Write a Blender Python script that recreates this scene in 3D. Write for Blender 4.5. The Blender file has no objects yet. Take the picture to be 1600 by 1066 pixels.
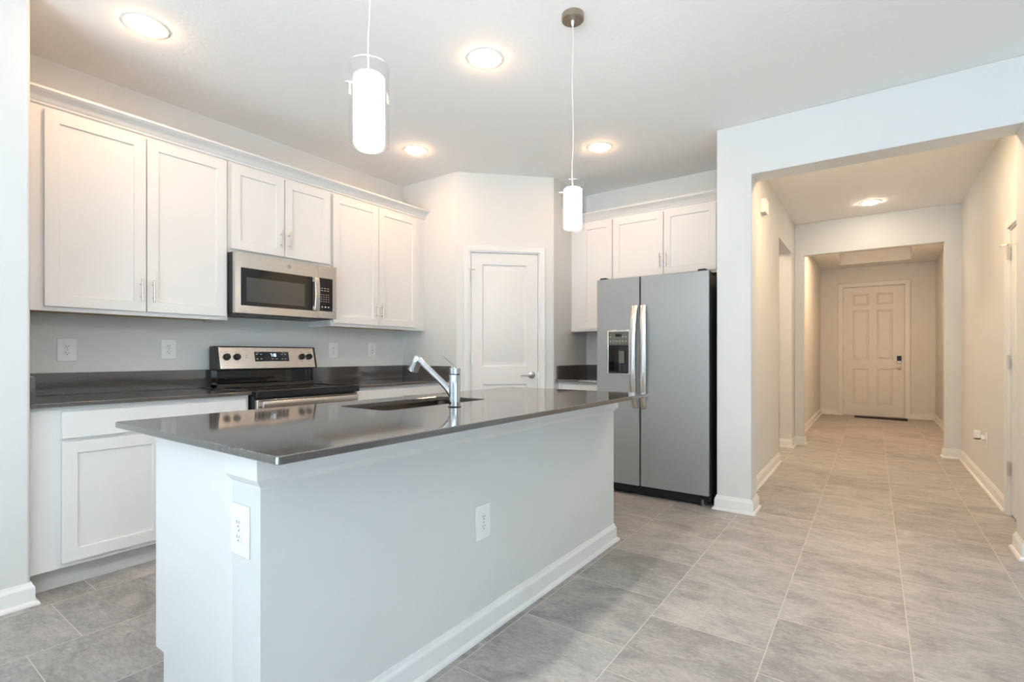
import bpy, bmesh, math, random
from mathutils import Vector, Matrix
random.seed(3)
sc = bpy.context.scene
R = math.radians

# ------------------------------------------------------------------ camera, world, exposure, large lights
cam_d = bpy.data.cameras.new('camera'); cam = bpy.data.objects.new('camera', cam_d)
sc.collection.objects.link(cam); sc.camera = cam
cam.location = (0, 0, 1.1412)
cam.rotation_euler = (R(90), 0, R(35.565))
cam_d.sensor_width = 36.0; cam_d.lens = 788.92 / 1600 * 36
cam_d.shift_y = 21.97 / 1600
cam_d.clip_start = 0.05; cam_d.clip_end = 100

sc.view_settings.view_transform = 'Standard'; sc.view_settings.look = 'None'
sc.view_settings.gamma = 1; sc.view_settings.use_curve_mapping = False
sc.view_settings.exposure = 0.43

w = bpy.data.worlds.new('world'); sc.world = w; w.use_nodes = True
w.node_tree.nodes['Background'].inputs[0].default_value = (.66, .85, 1.0, 1)
w.node_tree.nodes['Background'].inputs[1].default_value = .6

DAY = (.72, .87, 1.0)
def area(name, loc, rot, sx, sy, power, col=DAY):
    d = bpy.data.lights.new(name, 'AREA'); d.shape = 'RECTANGLE'; d.size = sx; d.size_y = sy
    d.energy = power; d.color = col
    o = bpy.data.objects.new(name, d); sc.collection.objects.link(o)
    o.location = loc; o.rotation_euler = rot
    return o
# daylight entering through the sliding doors behind the camera and the windows on the right
area('daylight_right', (4.12, -1.1, 1.35), (R(90), 0, R(90)), 3.0, 1.7, 54)
sd = bpy.data.lights.new('sun', 'SUN'); sd.energy = 62; sd.angle = R(.6); sd.color = (.76, .90, 1)
so = bpy.data.objects.new('sun', sd); sc.collection.objects.link(so); so.rotation_euler = (R(38), 0, R(-6))
WARM = (1.0, .60, .30)
CAN_STR = 96; PEND_STR = 40.0; HALL_STR = 104
area('hall_lamp', (0, 4.62, 2.79), (0, 0, 0), .16, .16, 19, (1, .72, .43))
area('side_room_fill', (-1.75, 6.5, 2.78), (0, 0, 0), .3, .3, 19, (1, .74, .52))  # added fill light, brightens the hall through the side doorway
fl = area('foyer_lamp', (.02, 8.85, 2.99), (0, 0, 0), .2, .2, 36, (1, .66, .40))

# ------------------------------------------------------------------ materials
def mat(name, col, rough=.5, metal=0, spec=.5, bump=None, emit=None, estr=0, coat=0, trans=0, ior=1.45, aniso=0, vary=None):
    m = bpy.data.materials.new(name); m.use_nodes = True
    nt = m.node_tree; b = nt.nodes['Principled BSDF']
    b.inputs['Base Color'].default_value = (*col, 1); b.inputs['Roughness'].default_value = rough
    b.inputs['Metallic'].default_value = metal; b.inputs['Specular IOR Level'].default_value = spec
    b.inputs['Coat Weight'].default_value = coat; b.inputs['Transmission Weight'].default_value = trans
    b.inputs['IOR'].default_value = ior
    if aniso: b.inputs['Anisotropic'].default_value = aniso
    if emit: b.inputs['Emission Color'].default_value = (*emit, 1); b.inputs['Emission Strength'].default_value = estr
    tc = nt.nodes.new('ShaderNodeTexCoord')
    if bump:
        sc_, st, dist = bump
        n = nt.nodes.new('ShaderNodeTexNoise'); n.inputs['Scale'].default_value = sc_; n.inputs['Detail'].default_value = 3
        nt.links.new(tc.outputs['Object'], n.inputs['Vector'])
        bu = nt.nodes.new('ShaderNodeBump'); bu.inputs['Strength'].default_value = st; bu.inputs['Distance'].default_value = dist
        nt.links.new(n.outputs['Fac'], bu.inputs['Height']); nt.links.new(bu.outputs['Normal'], b.inputs['Normal'])
    if vary:
        sx, amt = vary
        mp = nt.nodes.new('ShaderNodeMapping'); mp.inputs['Scale'].default_value = sx
        nt.links.new(tc.outputs['Object'], mp.inputs['Vector'])
        n = nt.nodes.new('ShaderNodeTexNoise'); n.inputs['Scale'].default_value = 1; n.inputs['Detail'].default_value = 4
        nt.links.new(mp.outputs[0], n.inputs['Vector'])
        r = nt.nodes.new('ShaderNodeMapRange'); r.inputs['To Min'].default_value = 1 - amt; r.inputs['To Max'].default_value = 1 + amt
        r.inputs['From Min'].default_value = .25; r.inputs['From Max'].default_value = .75
        nt.links.new(n.outputs['Fac'], r.inputs['Value'])
        mx = nt.nodes.new('ShaderNodeVectorMath'); mx.operation = 'SCALE'; mx.inputs[0].default_value = col
        nt.links.new(r.outputs[0], mx.inputs['Scale']); nt.links.new(mx.outputs[0], b.inputs['Base Color'])
    return m
PAINT = mat('wall_paint', (.705, .71, .70), .55, spec=.3, bump=(160, .18, .002))
CEIL = mat('ceiling_paint', (.96, .955, .945), .8, spec=.2, bump=(45, .28, .004))
TRIM = mat('trim_paint', (.79, .79, .78), .35, spec=.45)
DOORP = mat('door_paint', (.755, .755, .745), .4, spec=.4)
CAB = mat('cabinet_paint', (.765, .76, .75), .32, spec=.45)
CABIN = mat('cabinet_raw_underside', (.55, .40, .22), .6)
TOE = mat('toe_kick', (.62, .62, .60), .6, vary=((3, 3, 30), .12))
QUARTZ = mat('grey_quartz', (.088, .079, .073), .06, spec=1.0, ior=1.68, vary=((260, 260, 260), .22))
STEEL = mat('brushed_steel', (.62, .575, .53), .27, 1, vary=((2, 2, 160), .06), aniso=.4)
HSTEEL = mat('handle_steel', (.78, .77, .75), .22, 1)
FSTEEL = mat('fridge_steel', (.33, .345, .35), .42, .35, spec=.5)
CHROME = mat('chrome', (.60, .63, .66), .07, 1)
BADGE = mat('badge_grey', (.30, .28, .26), .35, .6)
NICKEL = mat('satin_nickel', (.62, .59, .54), .28, 1)
BRONZE = mat('brushed_nickel_canopy', (.42, .36, .29), .35, 1)
BLACK = mat('black_plastic', (.012, .012, .013), .35)
GLOSSBLK = mat('black_glass', (.008, .008, .009), .04, spec=.6)
DKGREY = mat('dark_grey_case', (.035, .036, .038), .45)
MWGLASS = mat('microwave_window', (.055, .058, .056), .10, spec=.7)
GREYP = mat('control_panel_grey', (.12, .12, .105), .4)
WHITEP = mat('white_plastic', (.86, .86, .85), .35)
SLOT = mat('slot_dark', (.06, .055, .05), .6)
LEGEND = mat('panel_legend', (.55, .55, .55), .5)
MATB = mat('door_mat', (.025, .02, .018), .9, bump=(400, .5, .003))
SINKM = mat('sink_steel', (.15, .135, .12), .42, .9)
LENS = mat('lamp_lens', (1, 1, 1), .4, emit=WARM, estr=CAN_STR)
LENSH = mat('hall_lamp_lens', (1, 1, 1), .4, emit=(1, .83, .65), estr=HALL_STR)
SHADE = mat('lit_white_glass', (1, 1, 1), .4, emit=(1.0, .95, .92), estr=PEND_STR)
DIGIT = mat('clock_digits', (.1, .3, .35), .4, emit=(.65, .9, 1.0), estr=2.2)
CORDM = mat('clear_cord', (.78, .77, .74), .3)
GLASS = bpy.data.materials.new('clear_glass'); GLASS.use_nodes = True
nt = GLASS.node_tree; nt.nodes.remove(nt.nodes['Principled BSDF'])
tr = nt.nodes.new('ShaderNodeBsdfTransparent'); tr.inputs[0].default_value = (1, 1, 1, 1)
gl = nt.nodes.new('ShaderNodeBsdfGlossy'); gl.inputs['Roughness'].default_value = .03
fr = nt.nodes.new('ShaderNodeLayerWeight'); fr.inputs['Blend'].default_value = .06
mx = nt.nodes.new('ShaderNodeMixShader')
nt.links.new(fr.outputs['Facing'], mx.inputs[0]); nt.links.new(tr.outputs[0], mx.inputs[1]); nt.links.new(gl.outputs[0], mx.inputs[2])
nt.links.new(mx.outputs[0], nt.nodes['Material Output'].inputs[0])

def floor_material():
    m = bpy.data.materials.new('slate_look_tile'); m.use_nodes = True
    nt = m.node_tree; L = nt.links; b = nt.nodes['Principled BSDF']
    def node(t, **k):
        n = nt.nodes.new(t)
        for a, v in k.items(): setattr(n, a, v)
        return n
    def M(op, *ins):
        n = node('ShaderNodeMath', operation=op)
        for i, v in enumerate(ins):
            if isinstance(v, (int, float)): n.inputs[i].default_value = v
            else: L.new(v, n.inputs[i])
        return n.outputs[0]
    tc = node('ShaderNodeTexCoord'); sp = node('ShaderNodeSeparateXYZ'); L.new(tc.outputs['Object'], sp.inputs[0])
    X, Y = sp.outputs[0], sp.outputs[1]
    TW, TL = .4545, .467
    cx = M('DIVIDE', M('ADD', X, .791), TW); col = M('FLOOR', cx); fx = M('FRACT', cx)
    cy = M('DIVIDE', M('ADD', M('SUBTRACT', Y, .285), M('MULTIPLY', col, .167)), TL); row = M('FLOOR', cy); fy = M('FRACT', cy)
    ex = M('MULTIPLY', M('MINIMUM', fx, M('SUBTRACT', 1, fx)), TW)
    ey = M('MULTIPLY', M('MINIMUM', fy, M('SUBTRACT', 1, fy)), TL)
    e = M('MINIMUM', ex, ey)
    gr = node('ShaderNodeMapRange'); gr.inputs['From Min'].default_value = .0012; gr.inputs['From Max'].default_value = .0026
    L.new(e, gr.inputs['Value'])          # 0 grout, 1 tile
    cid = node('ShaderNodeCombineXYZ'); L.new(col, cid.inputs[0]); L.new(row, cid.inputs[1])
    wn = node('ShaderNodeTexWhiteNoise'); L.new(cid.outputs[0], wn.inputs['Vector'])
    off = node('ShaderNodeVectorMath', operation='MULTIPLY_ADD'); off.inputs[1].default_value = (7, 7, 7)
    L.new(wn.outputs['Color'], off.inputs[0]); L.new(tc.outputs['Object'], off.inputs[2])
    def noise(scale, sx, sy, detail, dist, rough=.6):
        mp = node('ShaderNodeMapping'); mp.inputs['Scale'].default_value = (sx, sy, 1); mp.inputs['Rotation'].default_value = (0, 0, -.10)
        L.new(off.outputs[0], mp.inputs['Vector'])
        n = node('ShaderNodeTexNoise'); n.inputs['Scale'].default_value = scale; n.inputs['Detail'].default_value = detail
        n.inputs['Distortion'].default_value = dist; n.inputs['Roughness'].default_value = rough
        L.new(mp.outputs[0], n.inputs['Vector']); return n.outputs['Fac']
    big = noise(2.4, 1, 1.7, 6, 1.6); fine = noise(30, 1, 2.4, 12, 1.2, .78); vein = noise(9, 1, 2.2, 12, 3.2, .74)
    ridge = M('SUBTRACT', 1, M('MINIMUM', 1, M('MULTIPLY', M('ABSOLUTE', M('SUBTRACT', noise(5.5, 1, 2.0, 10, 2.6, .7), .5)), 16)))
    v = M('ADD', M('ADD', M('MULTIPLY', big, .38), M('MULTIPLY', fine, .30)), M('ADD', M('ADD', M('MULTIPLY', vein, .32), M('MULTIPLY', ridge, -.03)), M('MULTIPLY', M('SUBTRACT', wn.outputs['Value'], .5), .05)))
    cr = node('ShaderNodeValToRGB'); L.new(v, cr.inputs[0]); e_ = cr.color_ramp.elements
    e_[0].position = .40; e_[0].color = (.255, .245, .235, 1); e_[1].position = .62; e_[1].color = (.53, .505, .475, 1)
    k = e_.new(.5); k.color = (.38, .365, .35, 1)
    mixc = node('ShaderNodeMix', data_type='RGBA'); mixc.inputs[6].default_value = (.58, .545, .49, 1)
    L.new(gr.outputs[0], mixc.inputs[0]); L.new(cr.outputs[0], mixc.inputs[7]); L.new(mixc.outputs[2], b.inputs['Base Color'])
    b.inputs['Roughness'].default_value = .40; b.inputs['Specular IOR Level'].default_value = .3
    h = M('ADD', M('MULTIPLY', fine, .35), gr.outputs[0])
    bu = node('ShaderNodeBump'); bu.inputs['Strength'].default_value = .35; bu.inputs['Distance'].default_value = .002
    L.new(h, bu.inputs['Height']); L.new(bu.outputs[0], b.inputs['Normal'])
    return m
FLOORM = floor_material()

# ------------------------------------------------------------------ mesh helpers
class MB:
    def __init__(s): s.v = []; s.f = []
    def add(s, vs, fs):
        n = len(s.v); s.v += [tuple(p) for p in vs]; s.f += [tuple(i + n for i in f) for f in fs]; return s
    def box(s, x0, x1, y0, y1, z0, z1):
        return s.add([(x0,y0,z0),(x1,y0,z0),(x1,y1,z0),(x0,y1,z0),(x0,y0,z1),(x1,y0,z1),(x1,y1,z1),(x0,y1,z1)],
                     [(0,3,2,1),(4,5,6,7),(0,1,5,4),(1,2,6,5),(2,3,7,6),(3,0,4,7)])
    def ring(s, pts_list, cap0=True, cap1=True, closed=True):
        n = len(pts_list[0]); vs = [p for r in pts_list for p in r]; fs = []
        for k in range(len(pts_list) - 1):
            for i in range(n if closed else n - 1):
                j = (i + 1) % n; fs.append((k*n+i, k*n+j, (k+1)*n+j, (k+1)*n+i))
        if cap0: fs.append(tuple(range(n))[::-1])
        if cap1: fs.append(tuple((len(pts_list)-1)*n + i for i in range(n)))
        return s.add(vs, fs)
    def cyl(s, p0, p1, r0, r1=None, seg=24, caps=True):
        r1 = r0 if r1 is None else r1
        return s.lathe([(r0, 0), (r1, 1)], p0, p1, seg, caps)
    def lathe(s, prof, p0, p1, seg=32, caps=True):
        # prof: (radius, t) with t in metres along p0->p1 if |p1-p0|!=t range; t is fraction of the length
        p0 = Vector(p0); p1 = Vector(p1); d = p1 - p0; L = d.length; d.normalize()
        a = d.orthogonal().normalized(); b = d.cross(a)
        rings = [[p0 + d*(t*L) + (a*math.cos(2*math.pi*i/seg) + b*math.sin(2*math.pi*i/seg))*r for i in range(seg)] for r, t in prof]
        return s.ring(rings, caps, caps)
    def tube(s, pts, r, seg=10):
        pts = [Vector(p) for p in pts]; rings = []; a = None
        for i, p in enumerate(pts):
            d = (pts[min(i+1, len(pts)-1)] - pts[max(i-1, 0)]).normalized()
            a = d.orthogonal().normalized() if a is None else (a - d*a.dot(d)).normalized()
            b = d.cross(a); rr = r[i] if isinstance(r, (list, tuple)) else r
            rings.append([p + (a*math.cos(2*math.pi*k/seg) + b*math.sin(2*math.pi*k/seg))*rr for k in range(seg)])
        return s.ring(rings)
    def prism(s, poly, axis, a, b):
        f = {'x': lambda u, v, t: (t, u, v), 'y': lambda u, v, t: (u, t, v), 'z': lambda u, v, t: (u, v, t)}[axis]
        return s.ring([[f(u, v, a) for u, v in poly], [f(u, v, b) for u, v in poly]])
    def sweep(s, prof, path, to3=lambda x, y, h: (x, y, h)):
        # prof = (offset to the left of travel, height); path = 2D points, mitred
        n = len(path); rings = []
        for i, p in enumerate(path):
            ns = []
            for j in (i - 1, i):
                if 0 <= j < n - 1:
                    dx, dy = path[j+1][0]-path[j][0], path[j+1][1]-path[j][1]; l = math.hypot(dx, dy); ns.append((-dy/l, dx/l))
            if len(ns) == 1: m = ns[0]
            else:
                k = 1 + ns[0][0]*ns[1][0] + ns[0][1]*ns[1][1]
                m = ((ns[0][0]+ns[1][0])/k, (ns[0][1]+ns[1][1])/k)
            rings.append([to3(p[0]+m[0]*o, p[1]+m[1]*o, h) for o, h in prof])
        return s.ring(rings)
    def xf(s, loc=(0, 0, 0), rz=0, rx=0, ry=0):
        Mx = Matrix.Translation(loc) @ Matrix.Rotation(rz, 4, 'Z') @ Matrix.Rotation(ry, 4, 'Y') @ Matrix.Rotation(rx, 4, 'X')
        s.v = [tuple(Mx @ Vector(p)) for p in s.v]; return s
    def obj(s, name, m, parent=None, bevel=0, angle=35, seg=2, **tags):
        me = bpy.data.meshes.new(name); me.from_pydata(s.v, [], s.f)
        bm = bmesh.new(); bm.from_mesh(me); bmesh.ops.recalc_face_normals(bm, faces=bm.faces); bm.to_mesh(me); bm.free()
        me.materials.append(m)
        for p in me.polygons: p.use_smooth = True
        me.set_sharp_from_angle(angle=R(angle))
        o = bpy.data.objects.new(name, me); sc.collection.objects.link(o)
        if parent: o.parent = parent
        if bevel:
            bv = o.modifiers.new('bevel', 'BEVEL'); bv.width = bevel; bv.segments = seg; bv.limit_method = 'ANGLE'; bv.angle_limit = R(40)
            bv.harden_normals = False
        for k, v in tags.items(): o[k] = v
        return o
def box(*a): return MB().box(*a)
def thing(name, label, cat, loc=(0, 0, 0), rz=0, group=None):
    o = bpy.data.objects.new(name, None); sc.collection.objects.link(o); o.empty_display_size = .05
    o.location = loc; o.rotation_euler = (0, 0, rz); o['label'] = label; o['category'] = cat
    if group: o['group'] = group
    return o
def struct(name, mb, m, **k):
    return mb.obj(name, m, kind='structure', **k)
def children_of(o): return list(o.children)
def copy_tree(o, parent=None):
    c = o.copy(); sc.collection.objects.link(c)
    if parent: c.parent = parent
    for ch in children_of(o): copy_tree(ch, c)
    return c
def rect(r, y, inset=0): x0, x1, z0, z1 = r; return [(x0+inset, y, z0+inset), (x1-inset, y, z0+inset), (x1-inset, y, z1-inset), (x0+inset, y, z1-inset)]
def leaf(x0, x1, z0, z1, yf, yb, panels, loops):
    """door leaf facing -y; panels = rects; loops = [(inset, depth), ...] measured from the front face"""
    m = MB()
    xs = sorted({x0, x1} | {p[0] for p in panels} | {p[1] for p in panels})
    zs = sorted({z0, z1} | {p[2] for p in panels} | {p[3] for p in panels})
    inside = lambda x, z: any(p[0] < x < p[1] and p[2] < z < p[3] for p in panels)
    for i in range(len(xs)-1):
        for j in range(len(zs)-1):
            if not inside((xs[i]+xs[i+1])/2, (zs[j]+zs[j+1])/2):
                m.add([(xs[i], yf, zs[j]), (xs[i+1], yf, zs[j]), (xs[i+1], yf, zs[j+1]), (xs[i], yf, zs[j+1])], [(0, 1, 2, 3)])
    m.add([(x0,yf,z0),(x1,yf,z0),(x1,yf,z1),(x0,yf,z1),(x0,yb,z0),(x1,yb,z0),(x1,yb,z1),(x0,yb,z1)],
          [(0,4,5,1),(1,5,6,2),(2,6,7,3),(3,7,4,0),(5,4,7,6)])
    for p in panels:
        m.ring([rect(p, yf)] + [rect(p, yf + d, ins) for ins, d in loops], cap0=False)
    return m
def weld(o):
    bm = bmesh.new(); bm.from_mesh(o.data); bmesh.ops.remove_doubles(bm, verts=bm.verts, dist=1e-5)
    bmesh.ops.recalc_face_normals(bm, faces=bm.faces); bm.to_mesh(o.data); bm.free()
    for p in o.data.polygons: p.use_smooth = True
    o.data.set_sharp_from_angle(angle=R(20)); return o

# ------------------------------------------------------------------ the room shell
H = 2.81; T = .12
XW, YE = -3.795, .597            # kitchen left wall face, end of the left stub
YP, YF = 3.444, 4.756            # pantry side wall, wall behind the fridge
XS1, XS2, XS3 = -.944, -.707, .684
YS, YJ = 3.933, 4.136            # the cased opening wall
XH1, XH3, YO, YO2 = -.817, .789, 7.36, 7.47
XF1, XF2, YEND = -.834, .889, 11.47
struct('floor', box(-4.1, 4.3, -4.8, 11.8, -.1, 0), FLOORM)
tz = 2.80
c = MB().box(-4.1, 4.3, -4.8, YJ, H, H+.12).box(-4.1, XS1+.0, YJ, 4.95, H, H+.12).box(XS1, 1.7, YJ, YO2, H, H+.12).box(-2.7, XS1, 4.95, 7.7, H, H+.12)
struct('ceiling', c, CEIL)
TX0, TX1, TY0, TY1 = -.49, .53, 8.35, 11.11
c = MB().box(-1, TX0, YO2, 11.7, tz, tz+.3).box(TX1, 1.05, YO2, 11.7, tz, tz+.3).box(TX0, TX1, YO2, TY0, tz, tz+.3)
c.box(TX0, TX1, TY1, 11.7, tz, tz+.3).box(TX0, TX1, TY0, TY1, tz+.22, tz+.3)
struct('ceiling_foyer_tray', c, CEIL)
struct('wall_left', box(XW-T, XW, .47, 4.9, 0, H), PAINT)
struct('wall_left_stub', MB().prism([(-3.25, -4.6), (-3.13, -4.6), (-3.13, YE), (XW, YE), (XW, .47), (-3.25, .47)], 'z', 0, H), PAINT, bevel=.012, seg=3)
# pantry corner with a door in the diagonal
m = MB().box(XW, -3.08, YP, YP+T, 0, H)
d0 = Vector((-3.08, YP, 0)); DL = math.hypot(-2.442+3.08, 4.089-YP)
DA = math.atan2(4.089-YP, -2.442+3.08)
g = MB(); P0, P1, PT = .118, .770, 2.10
g.box(0, P0, 0, T, 0, H).box(P1, DL, 0, T, 0, H).box(P0, P1, 0, T, PT, H); g.xf(d0, DA)
m.add(g.v, g.f); m.box(-2.442-T, -2.442, 4.089, YF, 0, H)
struct('wall_pantry', m, PAINT)
struct('wall_behind_fridge', box(-2.562, XS1, YF, YF+T, 0, H), PAINT)
ZH = 2.435
m = MB().prism([(XS1, 0), (XS2, 0), (XS2, ZH), (XS3, ZH), (XS3, 0), (4.2, 0), (4.2, H), (XS1, H)], 'y', YS, YJ)
struct('wall_opening', m, PAINT, bevel=.006)
ZL = 2.40
m = MB().prism([(YJ, 0), (6.04, 0), (6.04, ZL), (7.04, ZL), (7.04, 0), (YO2, 0), (YO2, H), (YJ, H)], 'x', XS1, XH1)
struct('wall_hall_left', m, PAINT)
m = MB().prism([(YJ, 0), (4.205, 0), (4.205, 2.045), (4.99, 2.045), (4.99, 0), (YO, 0), (YO, H), (YJ, H)], 'x', XH3, XH3+T)
struct('wall_hall_right', m, PAINT)
ZO = 2.403
m = MB().prism([(XH1, 0), (-.713, 0), (-.713, ZO), (.648, ZO), (.648, 0), (XH3+T, 0), (XH3+T, H), (XH1, H)], 'y', YO, YO2)
struct('wall_foyer_opening', m, PAINT, bevel=.005)
struct('wall_foyer_left', box(XF1-T, XF1, YO2, YEND, 0, H), PAINT)
struct('wall_foyer_right', box(XF2, XF2+T, YO2, YEND, 0, H), PAINT)
FD0, FD1, FDT = -.475, .475, 2.43
struct('wall_foyer_end', MB().box(XF1-T, FD0, YEND, YEND+.14, 0, H).box(FD1, XF2+T, YEND, YEND+.14, 0, H).box(FD0, FD1, YEND, YEND+.14, FDT, H), PAINT)
# side room seen through the hall doorway, and the closet behind the hall door
m = MB().box(-2.6, -2.5, 5.4, 7.6, 0, H).box(-2.5, XS1, 5.4, 5.5, 0, H).box(-2.5, XS1, 7.5, 7.6, 0, H)
struct('wall_side_room', m, PAINT)
struct('wall_closet', MB().box(1.5, 1.6, 4.136, 5.3, 0, H).box(XH3+T, 1.5, 5.2, 5.3, 0, H), PAINT)
# living area behind the camera
m = MB().box(-3.25, -2.3, -4.6, -4.48, 0, H).box(2.7, 4.1, -4.6, -4.48, 0, H).box(-2.3, 2.7, -4.6, -4.48, 2.44, H)
struct('wall_rear', m, PAINT)
m = MB().box(4.0, 4.12, -4.48, -2.6, 0, H).box(4.0, 4.12, .4, YS, 0, H).box(4.0, 4.12, -2.6, .4, 0, .5).box(4.0, 4.12, -2.6, .4, 2.2, H)
struct('wall_right', m, PAINT)
struct('bounce_slab', box(-6, 8, -13, -4.81, -.2, -.06), mat('bounce_slab_grey', (.52, .54, .55), .8, bump=(30, .2, .003)))  # unseen outdoor slab, added to bounce sunlight up onto the ceiling
m = MB()
for x in (-2.3, -.66, 1.0, 2.64): m.box(x, x+.06, -4.56, -4.5, 0, 2.44)
m.box(-2.3, 2.7, -4.56, -4.5, 2.38, 2.44).box(-2.3, 2.7, -4.56, -4.5, 0, .08)
struct('window_1', m, TRIM)
m = MB()
for y in (-2.6, -1.13, .34): m.box(4.03, 4.09, y, y+.06, .5, 2.2)
m.box(4.03, 4.09, -2.6, .4, .5, .56).box(4.03, 4.09, -2.6, .4, 2.14, 2.2).box(4.03, 4.09, -2.6, .4, 1.33, 1.37)
struct('window_2', m, TRIM)

# baseboards (with shoe mould)
BP = [(0, 0), (.028, 0), (.028, .008), (.025, .015), (.019, .019), (.014, .020), (.014, .076), (.0125, .083), (.008, .088), (.006, .095), (.003, .104), (0, .105)]
def baseboard(name, path): struct(name, MB().sweep(BP, path), TRIM)
baseboard('baseboard_left', [(-3.235, YE), (-3.13, YE), (-3.13, -4.48)])
def dg(t): return (d0.x + math.cos(DA)*t, d0.y + math.sin(DA)*t)
baseboard('baseboard_pantry_left', [dg(P0-.052), dg(0), (-3.12, YP)])
baseboard('baseboard_pantry_right', [(-2.442, 4.13), dg(DL), dg(P1+.052)])
baseboard('baseboard_pier', [(XH1, 6.04), (XH1, YJ), (XS2, YJ), (XS2, YS), (XS1, YS), (XS1, YS+.03)])
baseboard('baseboard_foyer_left', [(-.527, YEND), (XF1, YEND), (XF1, YO2), (-.713, YO2), (-.713, YO), (XH1, YO), (XH1, 7.04), (XS1, 7.04)])
baseboard('baseboard_right', [(3.98, YS), (XS3, YS), (XS3, YJ), (XH3, YJ), (XH3, 4.15)])
baseboard('baseboard_foyer_right', [(XH3, 5.05), (XH3, YO), (.648, YO), (.648, YO2), (XF2, YO2), (XF2, YEND), (.527, YEND)])

# casings and doors
CP = [(0, 0), (0, -.012), (.006, -.014), (.020, -.015), (.024, -.017), (.048, -.019), (.054, -.014), (.056, 0)]
def casing(name, x0, x1, zt, loc, rz, k=1.0):
    prof = [(o*k, y) for o, y in CP]
    m = MB().sweep(prof, [(x0, 0), (x0, zt), (x1, zt), (x1, 0)], to3=lambda x, z, y: (x, y, z))
    # jamb lining inside the opening
    m.box(x0, x0+.012, 0, .115, 0, zt).box(x1-.012, x1, 0, .115, 0, zt).box(x0, x1, 0, .115, zt-.012, zt)
    m.box(x0+.012, x0+.03, .084, .115, 0, zt-.012).box(x1-.03, x1-.012, .084, .115, 0, zt-.012).box(x0+.012, x1-.012, .084, .115, zt-.03, zt-.012)
    m.xf(loc, rz); struct(name, m, TRIM, angle=30)
def hinges(d, x, zs, y):
    for z in zs:
        h = MB().cyl((x, y-.007, z-.047), (x, y-.007, z+.047), .0075, seg=12).box(x-.012, x+.014, y-.004, y+.002, z-.045, z+.045)
        h.cyl((x, y-.007, z+.047), (x, y-.007, z+.055), .005, .003, seg=10)
        h.obj('hinge', NICKEL, d)
def door_stop(d, x, z, y):
    MB().cyl((x, y-.010, z), (x-.018, y-.045, z), .004, seg=10).cyl((x-.018, y-.045, z), (x-.019, y-.05, z), .009, seg=12)\
        .cyl((x, y-.006, z), (x+.035, y-.02, z), .0035, seg=10).cyl((x+.035, y-.02, z), (x+.035, y-.008, z), .006, seg=10).obj('hinge_pin_stop', NICKEL, d)
def lever(d, x, z, y, s=-1, L=.115):
    m = MB().lathe([(.031, 0), (.033, .15), (.031, .7), (.024, 1)], (x, y, z), (x, y-.014, z), 28)
    m.cyl((x, y-.012, z), (x, y-.055, z), .0105, seg=18)
    m.tube([(x, y-.05, z), (x+s*.012, y-.058, z), (x+s*.03, y-.06, z+.001), (x+s*L*.7, y-.056, z+.001), (x+s*L, y-.052, z-.001)], [.010, .0105, .009, .0075, .006], 14)
    m.obj('door_handle', NICKEL, d)
# pantry door
casing('trim_1', P0, P1, PT-.005, d0, DA)
RAISE = [(.002, .002), (.010, .010), (.022, .011), (.050, .004)]
def structdoor(name, mb, m, loc, rz):
    o = weld(mb.obj(name, m, kind='structure')); o.location = loc; o.rotation_euler = (0, 0, rz); return o
d = structdoor('door_1', leaf(P0+.015, P1-.015, .012, PT-.02, .008, .043, [(.235, .650, 1.035, 1.975), (.235, .650, .20, .872)], RAISE), DOORP, d0, DA)
hinges(d, P0+.012, (1.865, 1.10, .32), .008); door_stop(d, P0+.012, 1.925, .008)
lever(d, .697, .955, .008)
box(P1-.016, P1-.006, -.001, .01, .925, .985).obj('latch_plate', NICKEL, d)
# hall door on the right (hinges near the camera-facing casing)
loc = (XH3, 4.99, 0)
casing('trim_2', 0, .785, 2.045, loc, R(-90))
d = structdoor('door_2', leaf(.015, .77, .012, 2.03, .010, .045, [(.13, .655, 1.0, 1.91), (.13, .655, .2, .85)], RAISE), DOORP, loc, R(-90))
hinges(d, .010, (1.865, 1.09, .33), .002); door_stop(d, .010, 1.925, .002); lever(d, .70, .95, .010)
# front door, six panels
casing('trim_3', FD0, FD1, FDT, (0, YEND, 0), 0, 1.25)
px = [(-.305, -.06), (.06, .295)]
panels = [(a, b, z0, z1) for a, b in px for z0, z1 in ((.225, .885), (1.05, 1.98), (2.075, 2.29))]
d = structdoor('door_3', leaf(FD0+.016, FD1-.016, .02, FDT-.016, .035, .08, panels, [(.003, .004), (.012, .013), (.024, .013), (.042, .003)]), DOORP, (0, YEND, 0), 0)
hinges(d, FD0+.012, (2.2, 1.25, .25), .030)
lever(d, .385, .905, .035, -1, .12)
box(.352, .418, .012, .035, .985, 1.125).obj('keypad_lock', BLACK, d, bevel=.004, label='black keypad lock')
box(.356, .414, .008, .014, .99, 1.035).obj('keypad_cover', NICKEL, d, bevel=.002, label='silver lower cover of the keypad')
MB().cyl((-.01, .036, 1.52), (-.01, .028, 1.52), .012, seg=16).obj('peephole', NICKEL, d, label='small round peephole')
MB().cyl((.385, .036, .672), (.385, .028, .672), .011, seg=16).obj('lock_cap', NICKEL, d)
box(FD0+.012, FD1-.012, .0, .09, 0, .018).obj('threshold', NICKEL, d)
m = MB().prism([(-.28, 11.16), (.485, 11.03), (.50, 11.38), (-.28, 11.40)], 'z', 0.001, .012)
m.obj('door_mat', MATB, label='thin black door mat lying at the foot of the front door', category='mat')

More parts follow.
